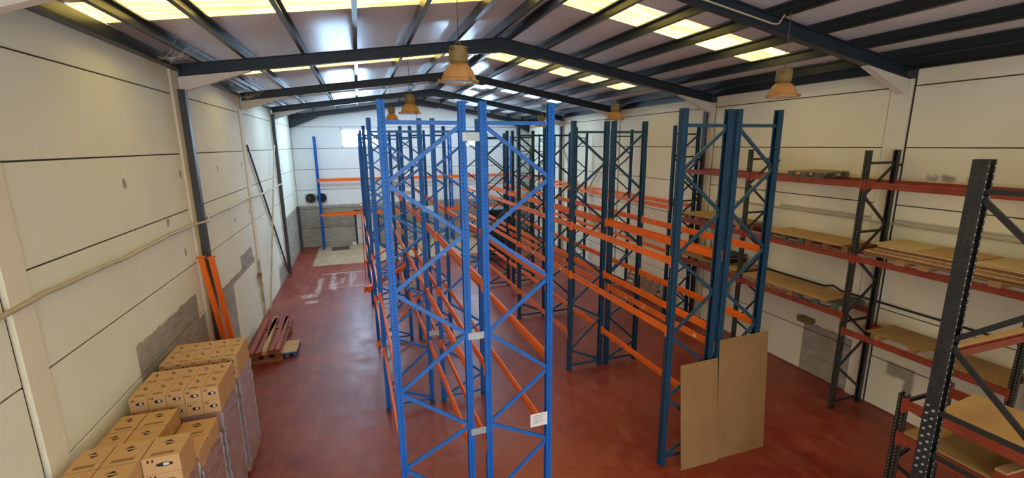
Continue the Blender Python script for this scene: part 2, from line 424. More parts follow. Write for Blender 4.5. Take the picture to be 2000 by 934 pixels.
for (a, b) in BANDS:
    for s in (-1, 1):
        xs = (XL, RX-.15) if s < 0 else (RX+.15, 9.55)
        n = 18; prof = []
        for j in range(n+1):
            prof.append((a+(b-a)*j/n, .012*(j % 2)))
        prof = prof + [(y, z+.006) for y, z in reversed(prof)]
        m = MB(); p0 = Vector((xs[0], 0, raf(xs[0])+SH)); p1 = Vector((xs[1], 0, raf(xs[1])+SH))
        m.prism(prof, p0, p1, (0, 1, 0), (0, 0, 1)); m.build('skylight_sheet', 'skylight' if a < 18 else 'skylight_clean', ceiling)
        if s > 0:
            m = MB(); m.prism([(9.55, raf(9.55)+SH), (XR+.05, raf(XR+.05)+SH), (XR+.05, raf(XR+.05)+SH+.04), (9.55, raf(9.55)+SH+.04)], (0, a, 0), (0, b, 0), (1, 0, 0), (0, 0, 1)); m.build('roof_sheet', 'ceiling', ceiling)
CPR = lambda w, h: thick([(w, 0.02), (w, 0), (0, 0), (0, h), (w, h), (w, h-.02)], .008)
for x in (-3.02, -2.19, -1.04, .06, 1.23, 2.4, 3.36, 3.84, 4.84, 5.87, 6.91, 7.97, 9.03, 9.98):
    s = 1 if x < RX else -1
    m = MB(); m.prism([(a*s, b) for a, b in CPR(.075, SH-.005)], (x, YF, raf(x)), (x, YE, raf(x)), (1, 0, 0), (0, 0, 1)); m.build('purlin', 'purlin', ceiling)
m = MB().box(XL+.005, XL+.15, YF, YE, 7.31, 7.33); m.box(XL+.005, XL+.02, YF, YE, 7.33, 7.58); m.box(XL+.13, XL+.15, YF, YE, 7.33, 7.36); m.build('eave_beam', 'purlin', ceiling)
m = MB().box(XR-.12, XR-.005, YF, YE, 7.11, 7.13); m.box(XR-.02, XR-.005, YF, YE, 7.13, 7.34); m.build('eave_beam', 'purlin', ceiling)
def rafter(p, haunch=True):
    h = .25; fl = .075
    for s in (-1, 1):
        xe = XL+.06 if s < 0 else XR-.06
        py = p+((-.04 if p > 2 and p < 27 else 0) - (.46 if 6 < p < 7 else 0) if s < 0 else (.15 if p < 27 else 0))
        a = Vector((xe, py, raf(xe))); b = Vector((RX, p, raf(RX)))
        m = MB()
        prof = [(-fl, 0), (fl, 0), (fl, -.016), (.006, -.016), (.006, -h+.016), (fl, -h+.016), (fl, -h), (-fl, -h), (-fl, -h+.016), (-.006, -h+.016), (-.006, -.016), (-fl, -.016)]
        m.prism(prof, a, b, (0, 1, 0), (0, 0, 1)); m.build('rafter', 'steel_dark', ceiling)
        if haunch:
            zb = a.z-h; x2 = xe+1.35 if s < 0 else xe-1.2; z2 = raf(x2)-h
            m = MB(); m.prism([(xe, zb), (xe, zb-.27), (xe+(.1 if s < 0 else -.1), zb-.27), (x2, z2-.015), (x2, z2)], (0, py-.07, 0), (0, py+.07, 0), (1, 0, 0), (0, 0, 1)); m.build('haunch', 'haunch', ceiling)
    m = MB(); m.prism([(RX-1.1, raf(RX-1.1)-h+.004), (RX-.9, raf(RX-.9)-h-.07), (RX, RZ-h-.1), (RX+.9, raf(RX+.9)-h-.07), (RX+1.1, raf(RX+1.1)-h+.004), (RX, RZ-h+.004)], (0, p-.06, 0), (0, p+.06, 0), (1, 0, 0), (0, 0, 1)); m.build('ridge_gusset', 'steel_dark', ceiling)
for p in PORT: rafter(p)
rafter(27.85, False)
m = MB(); m.prism([(XL+.02, 7.16), (XL+.02, 6.72), (XL+1.6, 7.36)], (0, 27.78, 0), (0, 27.92, 0), (1, 0, 0), (0, 0, 1)); m.build('haunch', 'steel_dark', ceiling)
m = MB(); m.prism([(XR-.02, 6.94), (XR-.02, 6.5), (XR-1.6, 7.2)], (0, 27.78, 0), (0, 27.92, 0), (1, 0, 0), (0, 0, 1)); m.build('haunch', 'steel_dark', ceiling)

# dark steel posts, wind bracing, conduits on the walls
def upost(x0, x1, yc, z0, z1, name, label, mat='pipe_dark', w=.14):
    m = MB(); s = 1 if x1 > x0 else -1; d = abs(x1-x0)
    m.prism(thick([(d, -w/2+.03), (d, -w/2), (0.004, -w/2), (0.004, w/2), (d, w/2), (d, w/2-.03)], .008), (x0, yc, z0), (x0, yc, z1), (s, 0, 0), (0, 1, 0))
    o = m.build(name, mat); return tag(o, label, 'steel post')
upost(XL+.16, XL+.03, 11.52, 0, 6.93, 'steel_post', 'dark steel post with white flecks beside the orange beams leaning on the left wall')
upost(XL+.16, XL+.03, 22.3, 0, 7.1, 'steel_post', 'dark steel post on the left wall where the cross bracing meets the floor')
upost(XL+.16, XL+.03, 27.2, 0, 2.5, 'steel_post', 'short dark post in the far left corner of the hall', w=.12)
upost(XR-.095, XR-.03, 11.95, 0, 6.75, 'steel_post', 'dark steel post on the right wall behind the tall petrol racks')
upost(XR-.16, XR-.03, 22.75, 0, 6.9, 'steel_post', 'dark steel post far along the right wall near the end wall', w=.12)
def brace(a, b, label, mat):
    m = MB(); m.bar(a, b, .055, .055); return tag(m.build('wind_brace', mat), label, 'brace')
brace((XL+.06, 17.0, 5.8), (XL+.06, 22.15, .1), 'dark diagonal wind brace crossing the left wall', 'pipe_dark')
brace((XL+.13, 21.65, 5.8), (XL+.13, 17.05, .1), 'cream diagonal wind brace crossing the dark one on the left wall', 'conduit')
brace((XR-.06, 22.6, 5.5), (XR-.06, 17.2, .6), 'cream diagonal wind brace on the right wall sloping down towards the camera', 'conduit')
brace((XR-.13, 17.6, 5.4), (XR-.13, 22.4, .8), 'cream diagonal wind brace on the right wall sloping down away from the camera', 'conduit')
def conduit(name, pts, r, mat, label, cat='pipe'):
    return tag(MB().tube(pts, r).build(name, mat, smooth=True), label, cat)
pts = [(XL+(.2 if 11.3 < y < 11.8 or y > 16.9 else .05 if y < 6.5 and y > 5.5 else .065), y, 4.15+.012*math.sin(y*2.1)+.008*math.sin(y*5.3)) for y in [YF+.3+.45*i for i in range(58)] if y < 22.2]
conduit('conduit_pipe', pts, .028, 'conduit', 'cream conduit pipe running along the left wall')
pts = [(XR-.04, y, 4.07) for y in [YF+.3+.5*i for i in range(32)] if y < 11.1] + [(XR-.04, 11.25, 4.0), (XR-.04, 11.3, 3.7), (XR-.04, 11.3, 2.4)]
conduit('conduit_pipe', pts, .024, 'conduit', 'cream conduit pipe along the right wall above the boards')
pts = [(XR-.05, y, 2.36+(.07 if 7.25 < y < 7.5 else 0)) for y in [YF+.3+.2*i for i in range(70)] if y < 9.4]
conduit('wall_cable', pts, .022, 'cable', 'black cable run along the right wall behind the shelves', 'cable')
tag(MB().box(XR-.1, XR-.005, 7.27, 7.42, 2.24, 2.31).build('junction_box', 'haunch', bevel=.005), 'small white junction box under the black cable', 'box')
tag(MB().box(XR-.22, XR-.005, 7.62, 7.98, 1.32, 1.45).build('wall_lamp', 'lamp_can', bevel=.02), 'small dusty wall lamp under the board shelf on the right wall', 'lamp')
# hose and valve on the left wall
hp = []
for i in range(90):
    t = i/89; hp.append((XL+.07+.02*math.sin(i*.9), 16.42+.09*math.sin(t*22)+.12*t, 2.05-1.5*t+.12*math.sin(t*13)))
h = tag(MB().tube(hp, .014, 6).build('air_hose', 'copper_hose', smooth=True), 'tangled beige air hose hanging on the left wall', 'hose')
v_ = empty('pipe_valve', (XL+.06, 16.5, 1.55)); tag(v_, 'small valve with red handle on the left wall beside the hose', 'valve')
MB().box(-.05, .05, -.08, .08, -.1, .1).build('body', 'copper_hose', v_, bevel=.01); MB().box(.0, .07, -.22, -.08, .0, .1).build('handle', 'red', v_, bevel=.01)
MB().tube([(0, .1, -1.5), (0, .1, .5)], .02).build('supply_pipe', 'conduit', v_)
# coiled hose on the right wall and mesh guard
co = []
for i in range(140):
    t = i/139*2*math.pi*5; r = .2-.012*(i/28); co.append((XR-.07-.012*math.sin(t*.2+i*.1), 10.55+r*math.sin(t), 1.4+r*math.cos(t)*1.1))
tag(MB().tube(co, .013, 6).build('coiled_hose', 'copper_hose', smooth=True), 'coiled beige hose hanging on the right wall', 'hose')

# door, fan niche and mat at the end wall
d = empty('door_1', (-.5, YE, 0)); struct(d, 'white service door in a dark frame in the end wall')
MB().box(.08, 1.25, -.06, -.02, .02, 1.78).build('leaf', 'door', d, bevel=.004); MB().box(.62, .68, -.09, -.06, 1.35, 1.45).build('lock', 'cable', d); MB().box(.2, .3, -.08, -.06, .95, 1.0).build('handle', 'cable', d)
m = MB().box(-.02, .07, -.09, .0, 0, 2.05); m.box(-.02, 1.35, -.09, 0, 1.95, 2.05); m.box(1.26, 1.35, -.09, 0, 0, 2.05); m.build('frame', 'steel_dark', d)
MB().box(.08, 1.25, -.05, -.02, 1.79, 1.94).build('transom', 'door', d)
f = empty('ventilation_fan', (-2.5, YE, 2.85)); tag(f, 'pair of dark round ventilation fans set in the end wall', 'fan')
MB().box(-.58, .58, -.04, -.005, -.27, .27).build('recess_panel', 'haunch', f)
for sx in (-.29, .29):
    rg = MB(); rg.lathe([(.24, 0), (.27, 0), (.27, .05), (.24, .05), (.24, 0)], 24); ro = rg.build('fan_ring', 'fan', f, (sx, -.04, 0)); ro.rotation_euler = (math.pi/2, 0, 0)
    dk = MB(); dk.lathe([(0, .004), (.245, .004)], 24); do = dk.build('dark_opening', 'concrete_dark', f, (sx, -.042, 0)); do.rotation_euler = (math.pi/2, 0, 0)
    bl = MB()
    for k in range(5):
        a = 2*math.pi*k/5; bl.bar((sx+.03*math.cos(a), -.06, .03*math.sin(a)), (sx+.2*math.cos(a+.3), -.06, .2*math.sin(a+.3)), .006, .09, (math.sin(a), .6, -math.cos(a)))
    bl.build('blade', 'fan', f)
tag(MB().box(-1.85, -.9, 26.6, 27.5, .002, .02).build('floor_mat', 'mat'), 'dark brown mat on the floor beside the lone blue upright', 'mat')
tag(MB().box(-.75, -.5, 27.7, 27.95, .0, .14).build('floor_box', 'haunch', bevel=.01), 'small white box on the floor left of the door', 'box')

# ------------------------------------------------------------------ pallet racks
CACHE = {}
def post_mesh(h, w, d, mat, sgn):
    key = ('post', round(h, 3), w, d, mat, sgn)
    if key not in CACHE:
        g = .012*w/.085
        pl = [(d, -w/2+.022), (d, -w/2), (0, -w/2), (0, -g), (.009, -g*.7), (.009, g*.7), (0, g), (0, w/2), (d, w/2), (d, w/2-.022)]
        m = MB(); m.prism(thick(pl, .004), (0, 0, 0), (0, 0, h), (sgn, 0, 0), (0, 1, 0)); CACHE[key] = m.mesh('upright', mat)
    return CACHE[key]
def foot_mesh(w, mat, sgn):
    key = ('foot', w, mat, sgn)
    if key not in CACHE:
        m = MB(); a, b = sorted((-.025*sgn, (w+.025)*sgn)); m.box(a, b, -w*.75, w*.75, 0.001, .008); m.box(min(0, w*sgn)+.004, max(0, w*sgn)-.004, -w/2-.012, -w/2-.002, .008, .1); CACHE[key] = m.mesh('foot_plate', mat)
    return CACHE[key]
def brace_mesh(dx, dz, mat, w=.045):
    key = ('brace', round(dx, 3), round(dz, 3), mat, w)
    if key not in CACHE:
        m = MB(); d = Vector((dx, 0, dz)).normalized(); ax = Vector((-d.z, 0, d.x))
        m.prism(thick([(-w/2, .028), (-w/2, 0), (w/2, 0), (w/2, .028)], .004), (0, 0, 0), (dx, 0, dz), ax, (0, 1, 0)); CACHE[key] = m.mesh('brace', mat)
    return CACHE[key]
BW, BH = .045, .125
def beam_mesh(L, mat, h=BH):
    key = ('beam', round(L, 3), mat, h)
    if key not in CACHE:
        w = BW; pr = [(0, 0), (w, 0), (w, h*.72), (w*.6, h*.72), (w*.6, h), (0, h), (0, h*.62), (.004, h*.56), (.004, h*.44), (0, h*.38)]
        m = MB(); m.prism(pr, (0, 0, -h), (0, L, -h), (1, 0, 0), (0, 0, 1)); CACHE[key] = m.mesh('beam', mat)
    return CACHE[key]
def conn_mesh(mat, end, sgn):
    key = ('conn', mat, end, sgn)
    if key not in CACHE:
        # an angle: end plate against the side of the upright, wrapped over its face
        m = MB(); e = end
        m.box(-.004*1, .055, min(0, -e*.006), max(0, -e*.006), -.17, .03)
        m.box(-.012, -.003, min(-e*.006, e*.036), max(-e*.006, e*.036), -.17, .03)
        CACHE[key] = m.mesh('connector', mat)
    return CACHE[key]

def zigzag(start_inner, zs=(6.0, 5.3, 4.6, 3.9, 3.2, 2.5, 1.8, 1.33, .55, .14)):
    out = [((0, 6.02), (1, 6.02)), ((0, .12), (1, .12))]
    for i in range(len(zs)-1):
        a = (i + (1 if start_inner else 0)) % 2
        out.append(((a, zs[i]-.012), (1-a, zs[i+1]+.012)))
    return out
def rack(name, label, cat, loc, rz, frames, sgn, mats, height=6.27, depth=1.0, w=.085, bays=None, braces=None, group=None, spacers=(), tags=None):
    """frames: positions along local y; front uprights at local x=0, rear ones at sgn*depth; beams: bays = {bay: [(side, ztop)]}"""
    pm, bm, om, fm = mats
    root = empty(name, loc, rz); tag(root, label, cat, group)
    for i, y in enumerate(frames):
        for k in (0, 1):
            s = sgn if k == 0 else -sgn
            x = 0 if k == 0 else sgn*depth
            p = place('upright', post_mesh(height, w, w, pm, s), root, (x, y, .008))
            place('foot_plate', foot_mesh(w, fm, s), p, (0, 0, -.008))
        for (a, b) in (braces[i] if braces else zigzag(i % 2 == 0)):
            xa = sgn*(w*.75 if a[0] == 0 else depth-w*.75); xb = sgn*(w*.75 if b[0] == 0 else depth-w*.75)
            place('brace', brace_mesh(xb-xa, b[1]-a[1], bm, .045*w/.085 if w < .1 else .05), root, (xa, y-.018, a[1]))
    for bay, lst in (bays or {}).items():
        y0, y1 = frames[bay]+w/2, frames[bay+1]-w/2
        for (side, zt) in lst:
            x = .02*sgn if side == 0 else sgn*(depth-.02)
            s = sgn if side == 0 else -sgn
            o = place('beam', beam_mesh(y1-y0, om), root, (x, y0, zt)); o.scale = (s, 1, 1)
            for ty in (tags or {}).get((bay, side, zt), ()):
                MB().box(-.003, -.0005, -.045, .045, -.1, -.03).build('label_tag', 'white_tag', o, (0, ty-y0, 0))
            place('connector', conn_mesh(om, -1, 1), o, (-.014, 0.0, 0)); place('connector', conn_mesh(om, 1, 1), o, (-.014, y1-y0, 0))
    for (y, z, x0, x1, hh) in spacers:
        MB().box(min(x0, x1), max(x0, x1), y-w/2-.012, y-w/2-.004, z-hh/2, z+hh/2).build('row_spacer', 'galv', root)
    return root
SK = .017
A_f = [0, 3.72, 7.4, 11.1, 14.8]
blueM = ('blue_post', 'blue', 'orange', 'shaded'); shadedM = ('shaded_post', 'shaded', 'orange', 'shaded')
two = [(0, 2.72), (1, 2.72), (0, 1.50), (1, 1.50)]
thr = two + [(0, 3.94), (1, 3.94)]
ZI = [zigzag(True), zigzag(False), zigzag(False), zigzag(True), zigzag(False)]
rack('pallet_rack', 'bright blue pallet rack row with orange beams, left of the two nearest racks', 'rack', (.235, 5.7, 0), SK, A_f, 1, blueM,
     depth=1.05, bays={0: two, 1: two, 2: two, 3: two}, braces=ZI, group='blue pallet racks',
     spacers=[(0, 5.85, 1.0, 1.27, .11), (0, 3.18, 1.0, 1.27, .1), (0, 1.71, 1.0, 1.27, .1), (3.72, 4.46, 1.0, 1.27, .11), (3.72, 1.7, 1.0, 1.27, .11), (7.4, 4.43, 1.0, 1.27, .11), (7.4, 1.7, 1.0, 1.27, .11), (11.1, 4.43, 1.0, 1.27, .11)])
arack = rack('pallet_rack', 'bright blue pallet rack row with a white notice sheet, right of the two nearest racks', 'rack', (2.48, 5.7, 0), SK, A_f, -1, blueM,
     depth=1.02, bays={0: thr, 1: thr, 2: thr, 3: thr}, braces=ZI, group='blue pallet racks')
B_f = [0, 3.76, 7.5, 11.25, 15.0]
fB = [(0, 3.88), (0, 2.65), (1, 3.9), (1, 2.57), (1, 1.06)]
rack('pallet_rack', 'petrol blue pallet rack row behind the leaning cardboard, side facing the blue racks', 'rack', (4.79, 6.05, 0), SK*.9, B_f, 1, shadedM,
     depth=.99, w=.1, bays={0: fB, 1: fB+[(0, 1.06)], 2: fB+[(0, 1.06)], 3: fB}, braces=[zigzag(True), zigzag(False), zigzag(False), zigzag(True), zigzag(False)], group='petrol pallet racks',
     tags={(1, 0, 2.65): (4.3, 6.2, 6.9)})
gB = [(0, 3.92), (0, 2.53), (1, 3.9), (1, 2.2)]
rack('pallet_rack', 'petrol blue pallet rack row behind the leaning cardboard, side facing the right wall', 'rack', (6.81, 6.05, 0), SK*.6, B_f, -1, shadedM,
     depth=.97, w=.1, bays={0: gB, 1: gB, 2: gB, 3: gB}, braces=[zigzag(True), zigzag(False), zigzag(False), zigzag(True), zigzag(False)], group='petrol pallet racks',
     tags={(0, 1, 2.2): (.55, 1.25, 2.2, 2.9)})
gD = [(0, 3.8), (1, 3.8), (0, 2.36), (1, 2.36)]
rack('pallet_rack', 'petrol blue pallet rack standing along the far part of the right wall', 'rack', (9.26, 11.99, 0), .006, [0, 3.7, 7.4, 11.1], 1, shadedM,
     depth=.98, bays={0: gD, 1: gD, 2: gD}, group='petrol pallet racks')
gE = [(0, 3.95), (1, 3.95), (0, 2.02), (1, 2.02)]
rack('pallet_rack', 'blue pallet rack with orange beams standing across the far end wall', 'rack', (-2.28, 27.02, 0), -math.pi/2, [0, 3.73, 7.46, 11.19], -1, blueM,
     depth=.82, bays={0: gE, 1: gE, 2: gE}, group='blue pallet racks')
# black rack with red beams along the near part of the right wall
def zz(lo, hi, step, first=1):
    out = [((0, hi), (1, hi)), ((0, .15), (1, .15))]; z = hi-.02; a = first
    while z-step > lo: out.append(((a, z), (1-a, z-step))); z -= step; a = 1-a
    return out
blackM = ('black_post', 'black', 'red', 'black')
W_f = [0, 2.68, 5.53, 8.2]
w0 = [(s, z) for s in (0, 1) for z in (4.97, 3.47, 1.89)]; w1 = [(s, z) for s in (0, 1) for z in (4.97, 3.47, 2.2)]
wb = zz(.2, 5.33, .62, 1)+[((0, 3.95), (1, 3.95)), ((0, 2.02), (1, 2.02))]
rack('pallet_rack', 'black pallet rack with rust red beams holding boards along the right wall', 'rack', (9.43, 3.65, 0), 0, W_f, 1, blackM,
     height=5.57, depth=.9, bays={0: w0, 1: w1, 2: w1+[(1, .8)]}, braces=[wb]*4)
for y in (6.33, 9.18):
    o = tag(MB().bar((10.33, y, 5.28), (XR-.002, y, 5.28), .04, .05).build('wall_tie', 'black'), 'short black tie fixing the black rack to the right wall, %s one' % ('nearer' if y < 7 else 'farther'), 'bracket')
rack('pallet_rack', 'short black pallet rack in the far right corner by the end wall', 'rack', (9.5, 25.0, 0), 0, [0, 2.3], 1, blackM,
     height=5.5, depth=.85, bays={0: [(0, 3.9), (1, 3.9), (0, 2.0), (1, 2.0)]}, braces=[wb]*2)
# tall black frame in the right foreground with red cross beams
fz = [((0, 5.26), (1, 5.26)), ((0, 5.2), (1, 4.42)), ((1, 4.4), (0, 3.68)), ((0, 3.62), (1, 2.86)), ((0, 2.84), (1, 2.84)), ((0, 2.32), (1, 2.32)), ((1, 2.3), (0, 1.5)), ((0, 1.5), (1, .7)), ((0, .15), (1, .15))]
F1 = rack('heavy_rack', 'tall black heavy rack frame in the right foreground', 'rack', (5.82, 2.86, 0), -math.pi/2, [0, 2.7], 1, ('heavy_post', 'black', 'red', 'black'),
     height=5.56, depth=1.0, w=.125, bays={0: [(0, 3.55), (1, 3.55)]}, braces=[fz, fz])
for i in range(9):
    for xx in (.035, .09):
        b_ = MB(); c = Vector((xx, -.066, 2.9-.095*i-(0.04 if xx > .05 else 0)))
        b_.prism([(.013*math.cos(a), .013*math.sin(a)) for a in [k*math.pi/4 for k in range(8)]], c, c+Vector((0, -.012, 0)), (1, 0, 0), (0, 0, 1)); b_.build('bolt', 'galv', F1)
# low black rack with boards behind it
lowz = [((0, 2.45), (1, 2.45)), ((0, 2.4), (1, 1.9)), ((1, 1.9), (0, 1.6)), ((0, 1.55), (1, .9)), ((1, .9), (0, .3)), ((0, .15), (1, .15))]
rack('low_rack', 'low black rack with two rust red shelves of boards in the right foreground', 'rack', (6.4, 3.42, 0), math.pi, [0, 2.6], -1, blackM,
     height=2.56, depth=.95, bays={0: [(0, 2.5), (1, 2.5), (0, 2.02), (1, 2.02)]}, braces=[lowz, lowz])

# white sheet on the near rack, small tags on beams
sg = MB().box(.03, .30, -.075, -.07, 1.62, 1.83); so = sg.build('notice_sheet', 'white_sign', arack); so.location = (-.385, 0, 0); so.rotation_euler = (0, 0, 0)
for i in range(5): MB().box(.06, .06+.2-.03*(i % 3), -.0765, -.0755, 1.79-.03*i, 1.797-.03*i).build('notice_line', 'print_grey', so)

# ------------------------------------------------------------------ boards, pallets
def board_obj(name, label, cat, x0, x1, y0, y1, z, t, mat, rz=0, group=None):
    cx, cy = (x0+x1)/2, (y0+y1)/2
    m = MB().box(x0-cx, x1-cx, y0-cy, y1-cy, 0, t); o = m.build(name, mat, None, (cx, cy, z), bevel=.003); o.rotation_euler = (0, 0, rz)
    return tag(o, label, cat, group)
def pallet(label, loc, rz=0, mat='wood', L=1.2, Wd=.8, group='wooden pallets', h=.135, deck=None):
    """Euro style pallet: deck boards, stringers, blocks, bottom boards; L along local y"""
    r = empty('pallet', loc, rz); tag(r, label, 'pallet', group)
    for i in range(5):
        x = -Wd/2+.05+(Wd-.1)*i/4; MB().box(x-.05, x+.05, -L/2, L/2, h-.02, h).build('deck_board', deck or mat, r)
    for y in (-L/2+.06, 0, L/2-.06):
        MB().box(-Wd/2, Wd/2, y-.055, y+.055, h-.04, h-.021).build('stringer_board', mat, r)
        for x in (-Wd/2+.05, 0, Wd/2-.05): MB().box(x-.048, x+.048, y-.06, y+.06, .02, h-.041).build('block', mat, r)
    for x in (-Wd/2+.05, 0, Wd/2-.05): MB().box(x-.045, x+.045, -L/2, L/2, 0, .019).build('bottom_board', mat, r)
    return r
# right wall rack, upper level
pallet('empty grey green pallet alone on the top level of the black rack', (9.89, 7.65, 4.972), 0, 'green_pallet', .8, .88, deck='wood')
# second level
pallet('grey green pallet under the wide board, second level of black rack, farther half', (9.87, 7.95, 3.472), 0, 'green_pallet', 1.0, .88)
pallet('red brown pallet under the wide board, second level of black rack, nearer half', (9.87, 6.92, 3.472), 0, 'wood_dark', .95, .88)
board_obj('hardboard_sheet', 'wide tan hardboard sheet on two pallets, second level of the black rack', 'board', 9.4, 10.36, 6.58, 8.5, 3.61, .012, 'hardboard')
pallet('pallet on second level of black rack, far bay, by the dark post', (9.87, 10.9, 3.472), 0, 'wood_dark', 1.2, .88)
pallet('pallet on second level of black rack, far bay, nearest the camera', (9.87, 9.75, 3.472), 0, 'wood', .9, .88)
board_obj('hardboard_sheet', 'tan hardboard sheet on the second level in the far bay of the black rack', 'board', 9.42, 10.36, 10.2, 11.7, 3.61, .012, 'hardboard')
board_obj('hardboard_sheet', 'short dusty hardboard sheet on the second level just beyond the second upright', 'board', 9.44, 10.36, 9.26, 10.1, 3.61, .012, 'hardboard_dark', .01)
# second level near bay: pile of sheets on timber blocks
for (y0, lab) in ((5.35, 'timber block under the sheet pile, nearer to the middle upright'), (4.98, 'timber block under the sheet pile, nearer to the foreground frame'), (4.0, 'timber block under the sheet pile, nearest the camera')):
    tag(MB().box(9.36, 10.3, y0, y0+.16, 3.472, 3.56).build('timber_block', 'wood', bevel=.008), lab, 'timber', 'timber blocks under the sheet pile')
zz_ = 3.561
mats = ['hardboard_dark', 'wood_dark', 'hardboard', 'hardboard_dark', 'hardboard', 'wood_dark', 'hardboard_pale']
ords = ['lowest', 'second', 'third', 'fourth', 'fifth', 'sixth', 'seventh']
for i in range(7):
    t = .02+.008*(i % 3)
    o = board_obj('hardboard_sheet', '%s sheet from the bottom of the big pile on the black rack' % ords[i], 'board', 9.36+.03*random.random(), 10.34, 3.72+.06*random.random(), 6.18-.16*random.random()-.05*i, zz_, t, mats[i], random.uniform(-.012, .012), 'piled hardboard sheets')
    zz_ += t+.006
board_obj('hardboard_sheet', 'pale top sheet of the big pile next to the middle upright', 'board', 9.4, 10.34, 5.25, 6.0, zz_, .01, 'hardboard_pale', .0, 'piled hardboard sheets')
board_obj('hardboard_sheet', 'tan top sheet in the middle of the big pile', 'board', 9.42, 10.3, 4.45, 5.22, zz_, .014, 'hardboard', -.02, 'piled hardboard sheets')
board_obj('hardboard_sheet', 'pale cream top sheet of the big pile right of the foreground frame', 'board', 9.38, 10.3, 3.74, 4.4, zz_, .012, 'hardboard_pale', .0, 'piled hardboard sheets')
# third level
pallet('pallet under the long board, third level of black rack, farther half', (9.87, 8.15, 2.202), 0, 'wood', 1.2, .88)
pallet('grey green pallet under the long board, third level of black rack, nearer half', (9.87, 6.98, 2.202), 0, 'green_pallet', .95, .88)
board_obj('hardboard_sheet', 'long tan hardboard sheet on the third level of the black rack', 'board', 9.38, 10.3, 6.72, 9.05, 2.34, .014, 'hardboard')
pallet('pallet on third level of black rack, far bay, beside the dark post', (9.87, 11.0, 2.202), 0, 'wood_dark', 1.4, .88)
pallet('pallet on third level of black rack, far bay, nearest the camera', (9.87, 9.75, 2.202), 0, 'wood_dark', .95, .88)
board_obj('hardboard_sheet', 'dusty brown hardboard sheet under the dark sheet pile in the far bay', 'board', 9.42, 10.34, 10.25, 11.8, 2.34, .014, 'hardboard_dark')
board_obj('hardboard_sheet', 'tan hardboard sheet, third level, far bay, next to the dark pile', 'board', 9.42, 10.34, 9.28, 10.2, 2.34, .03, 'hardboard')
for i in range(5):
    board_obj('plywood_sheet', '%s sheet from the bottom of the dark pile in the far bay' % ords[i], 'board', 9.55+.02*i, 10.33, 9.75+.06*random.random(), 10.75-.08*random.random(), 2.375+.05*i, .03, ('wood_dark', 'dark_machine', 'dark_machine', 'hardboard_dark', 'dark_machine')[i], random.uniform(-.06, .06), 'dark sheet pile')
board_obj('hardboard_sheet', 'tan hardboard sheet resting on the lowest near shelf of the black rack', 'board', 9.46, 10.3, 4.85, 5.88, 1.99, .016, 'hardboard_dark')
for y0 in (5.6, 5.0):
    tag(MB().box(9.44, 10.3, y0, y0+.1, 1.892, 1.985).build('timber_block', 'wood', bevel=.006), 'timber block under tan sheet on lowest near shelf, %s end' % ('far' if y0 > 5.5 else 'near'), 'timber', 'timber blocks on the low shelf')
board_obj('hardboard_sheet', 'second tan hardboard sheet on the lowest near shelf, right of the foreground frame', 'board', 9.46, 10.32, 3.72, 4.78, 1.895, .016, 'hardboard_dark')
# foreground boards and timbers
board_obj('hardboard_sheet', 'large tan board lying on top of the low black rack in the foreground', 'board', 6.5, 7.45, 1.2, 3.12, 2.51, .022, 'hardboard', .1)
board_obj('hardboard_sheet', 'dusty board on the lower shelf of the low black rack', 'board', 6.44, 7.32, 1.0, 3.36, 2.03, .03, 'hardboard_dark')
tag(MB().box(5.95, 8.38, 2.79, 2.85, 3.556, 3.58).build('timber_batten', 'hardboard'), 'tan batten lying on the red beam of the tall foreground frame', 'timber')
o = MB().box(0, 1.9, -.05, .05, 0, .11).build('cross_beam', 'red', None, (6.42, 2.42, 2.062)); o.rotation_euler = (0, 0, -.05); tag(o, 'rust red cross beam lying over the lower board of the low rack', 'beam')
MB().box(0.01, 1.89, -.05, .05, .112, .14).build('wood_strip', 'hardboard', o)

# cardboard sheets leaning on the petrol rack
def lean(label, x0, x1, h, ang, y0, mat, notch=None):
    r = MB(); pts = [(x0, 0), (x1, 0), (x1, h*1.0), (x0, h-.02)]
    if notch: pts = [(x0+.0, 0), (x1, 0), (x1, h), (x0, h-.03), (x0, .86), (x0-.1, .86), (x0-.1, .62), (x0, .58)]
    r.prism(pts, (0, 0, 0), (0, .008, 0), (1, 0, 0), (0, 0, 1)); o = r.build('cardboard_sheet', mat, None, (0, y0, .001)); o.rotation_euler = (-ang, 0, 0)
    return tag(o, label, 'cardboard')
lean('smaller brown cardboard sheet leaning on the petrol rack, left of the taller one', 5.06, 5.86, 1.97, .105, 5.765, 'cardboard')
lean('taller brown cardboard sheet with a notched edge leaning on the petrol rack', 5.87, 6.99, 2.32, .075, 5.80, 'cardboard')
# loose orange beams
def loose(a, b, label, up=(0, 0, 1), mat='orange', w=.05, h=.12):
    a, b = Vector(a), Vector(b); d = (b-a).normalized(); up = Vector(up)
    ax = d.cross(up).normalized(); ay = ax.cross(d)
    pr = [(-w/2, 0), (w/2, 0), (w/2, h*.72), (w*.1, h*.72), (w*.1, h), (-w/2, h), (-w/2, h*.62), (-w/2+.005, h*.5), (-w/2, h*.38)]
    m = MB(); L = (b-a).length; m.prism(pr, (0, 0, 0), d*L, ax, ay)
    o = m.build('loose_beam', mat, None, a); tag(o, label, 'beam', 'loose beams')
    for t in (0, 1):
        q = d*(L*t); mm = MB(); mm.prism([(-w/2-.008, -.04), (w/2+.01, -.04), (w/2+.01, h+.03), (-w/2-.008, h+.03)], q, q+d*(.006 if t else -.006), ax, ay); mm.build('end_plate', mat, o)
    return o
loose((-.1, 17.0, 1.503), (1.3, 20.1, 1.503), 'loose orange beam lying crosswise deep inside the left blue rack', (.6, 0, .8))
loose((-.12, 13.55, 1.503), (1.35, 16.3, 1.503), 'loose orange beam lying crosswise in the left blue rack, its pale end sticking out')
loose((-.02, 13.55, 1.503), (1.45, 16.2, 1.503), 'second loose orange beam beside the one whose pale end sticks out')
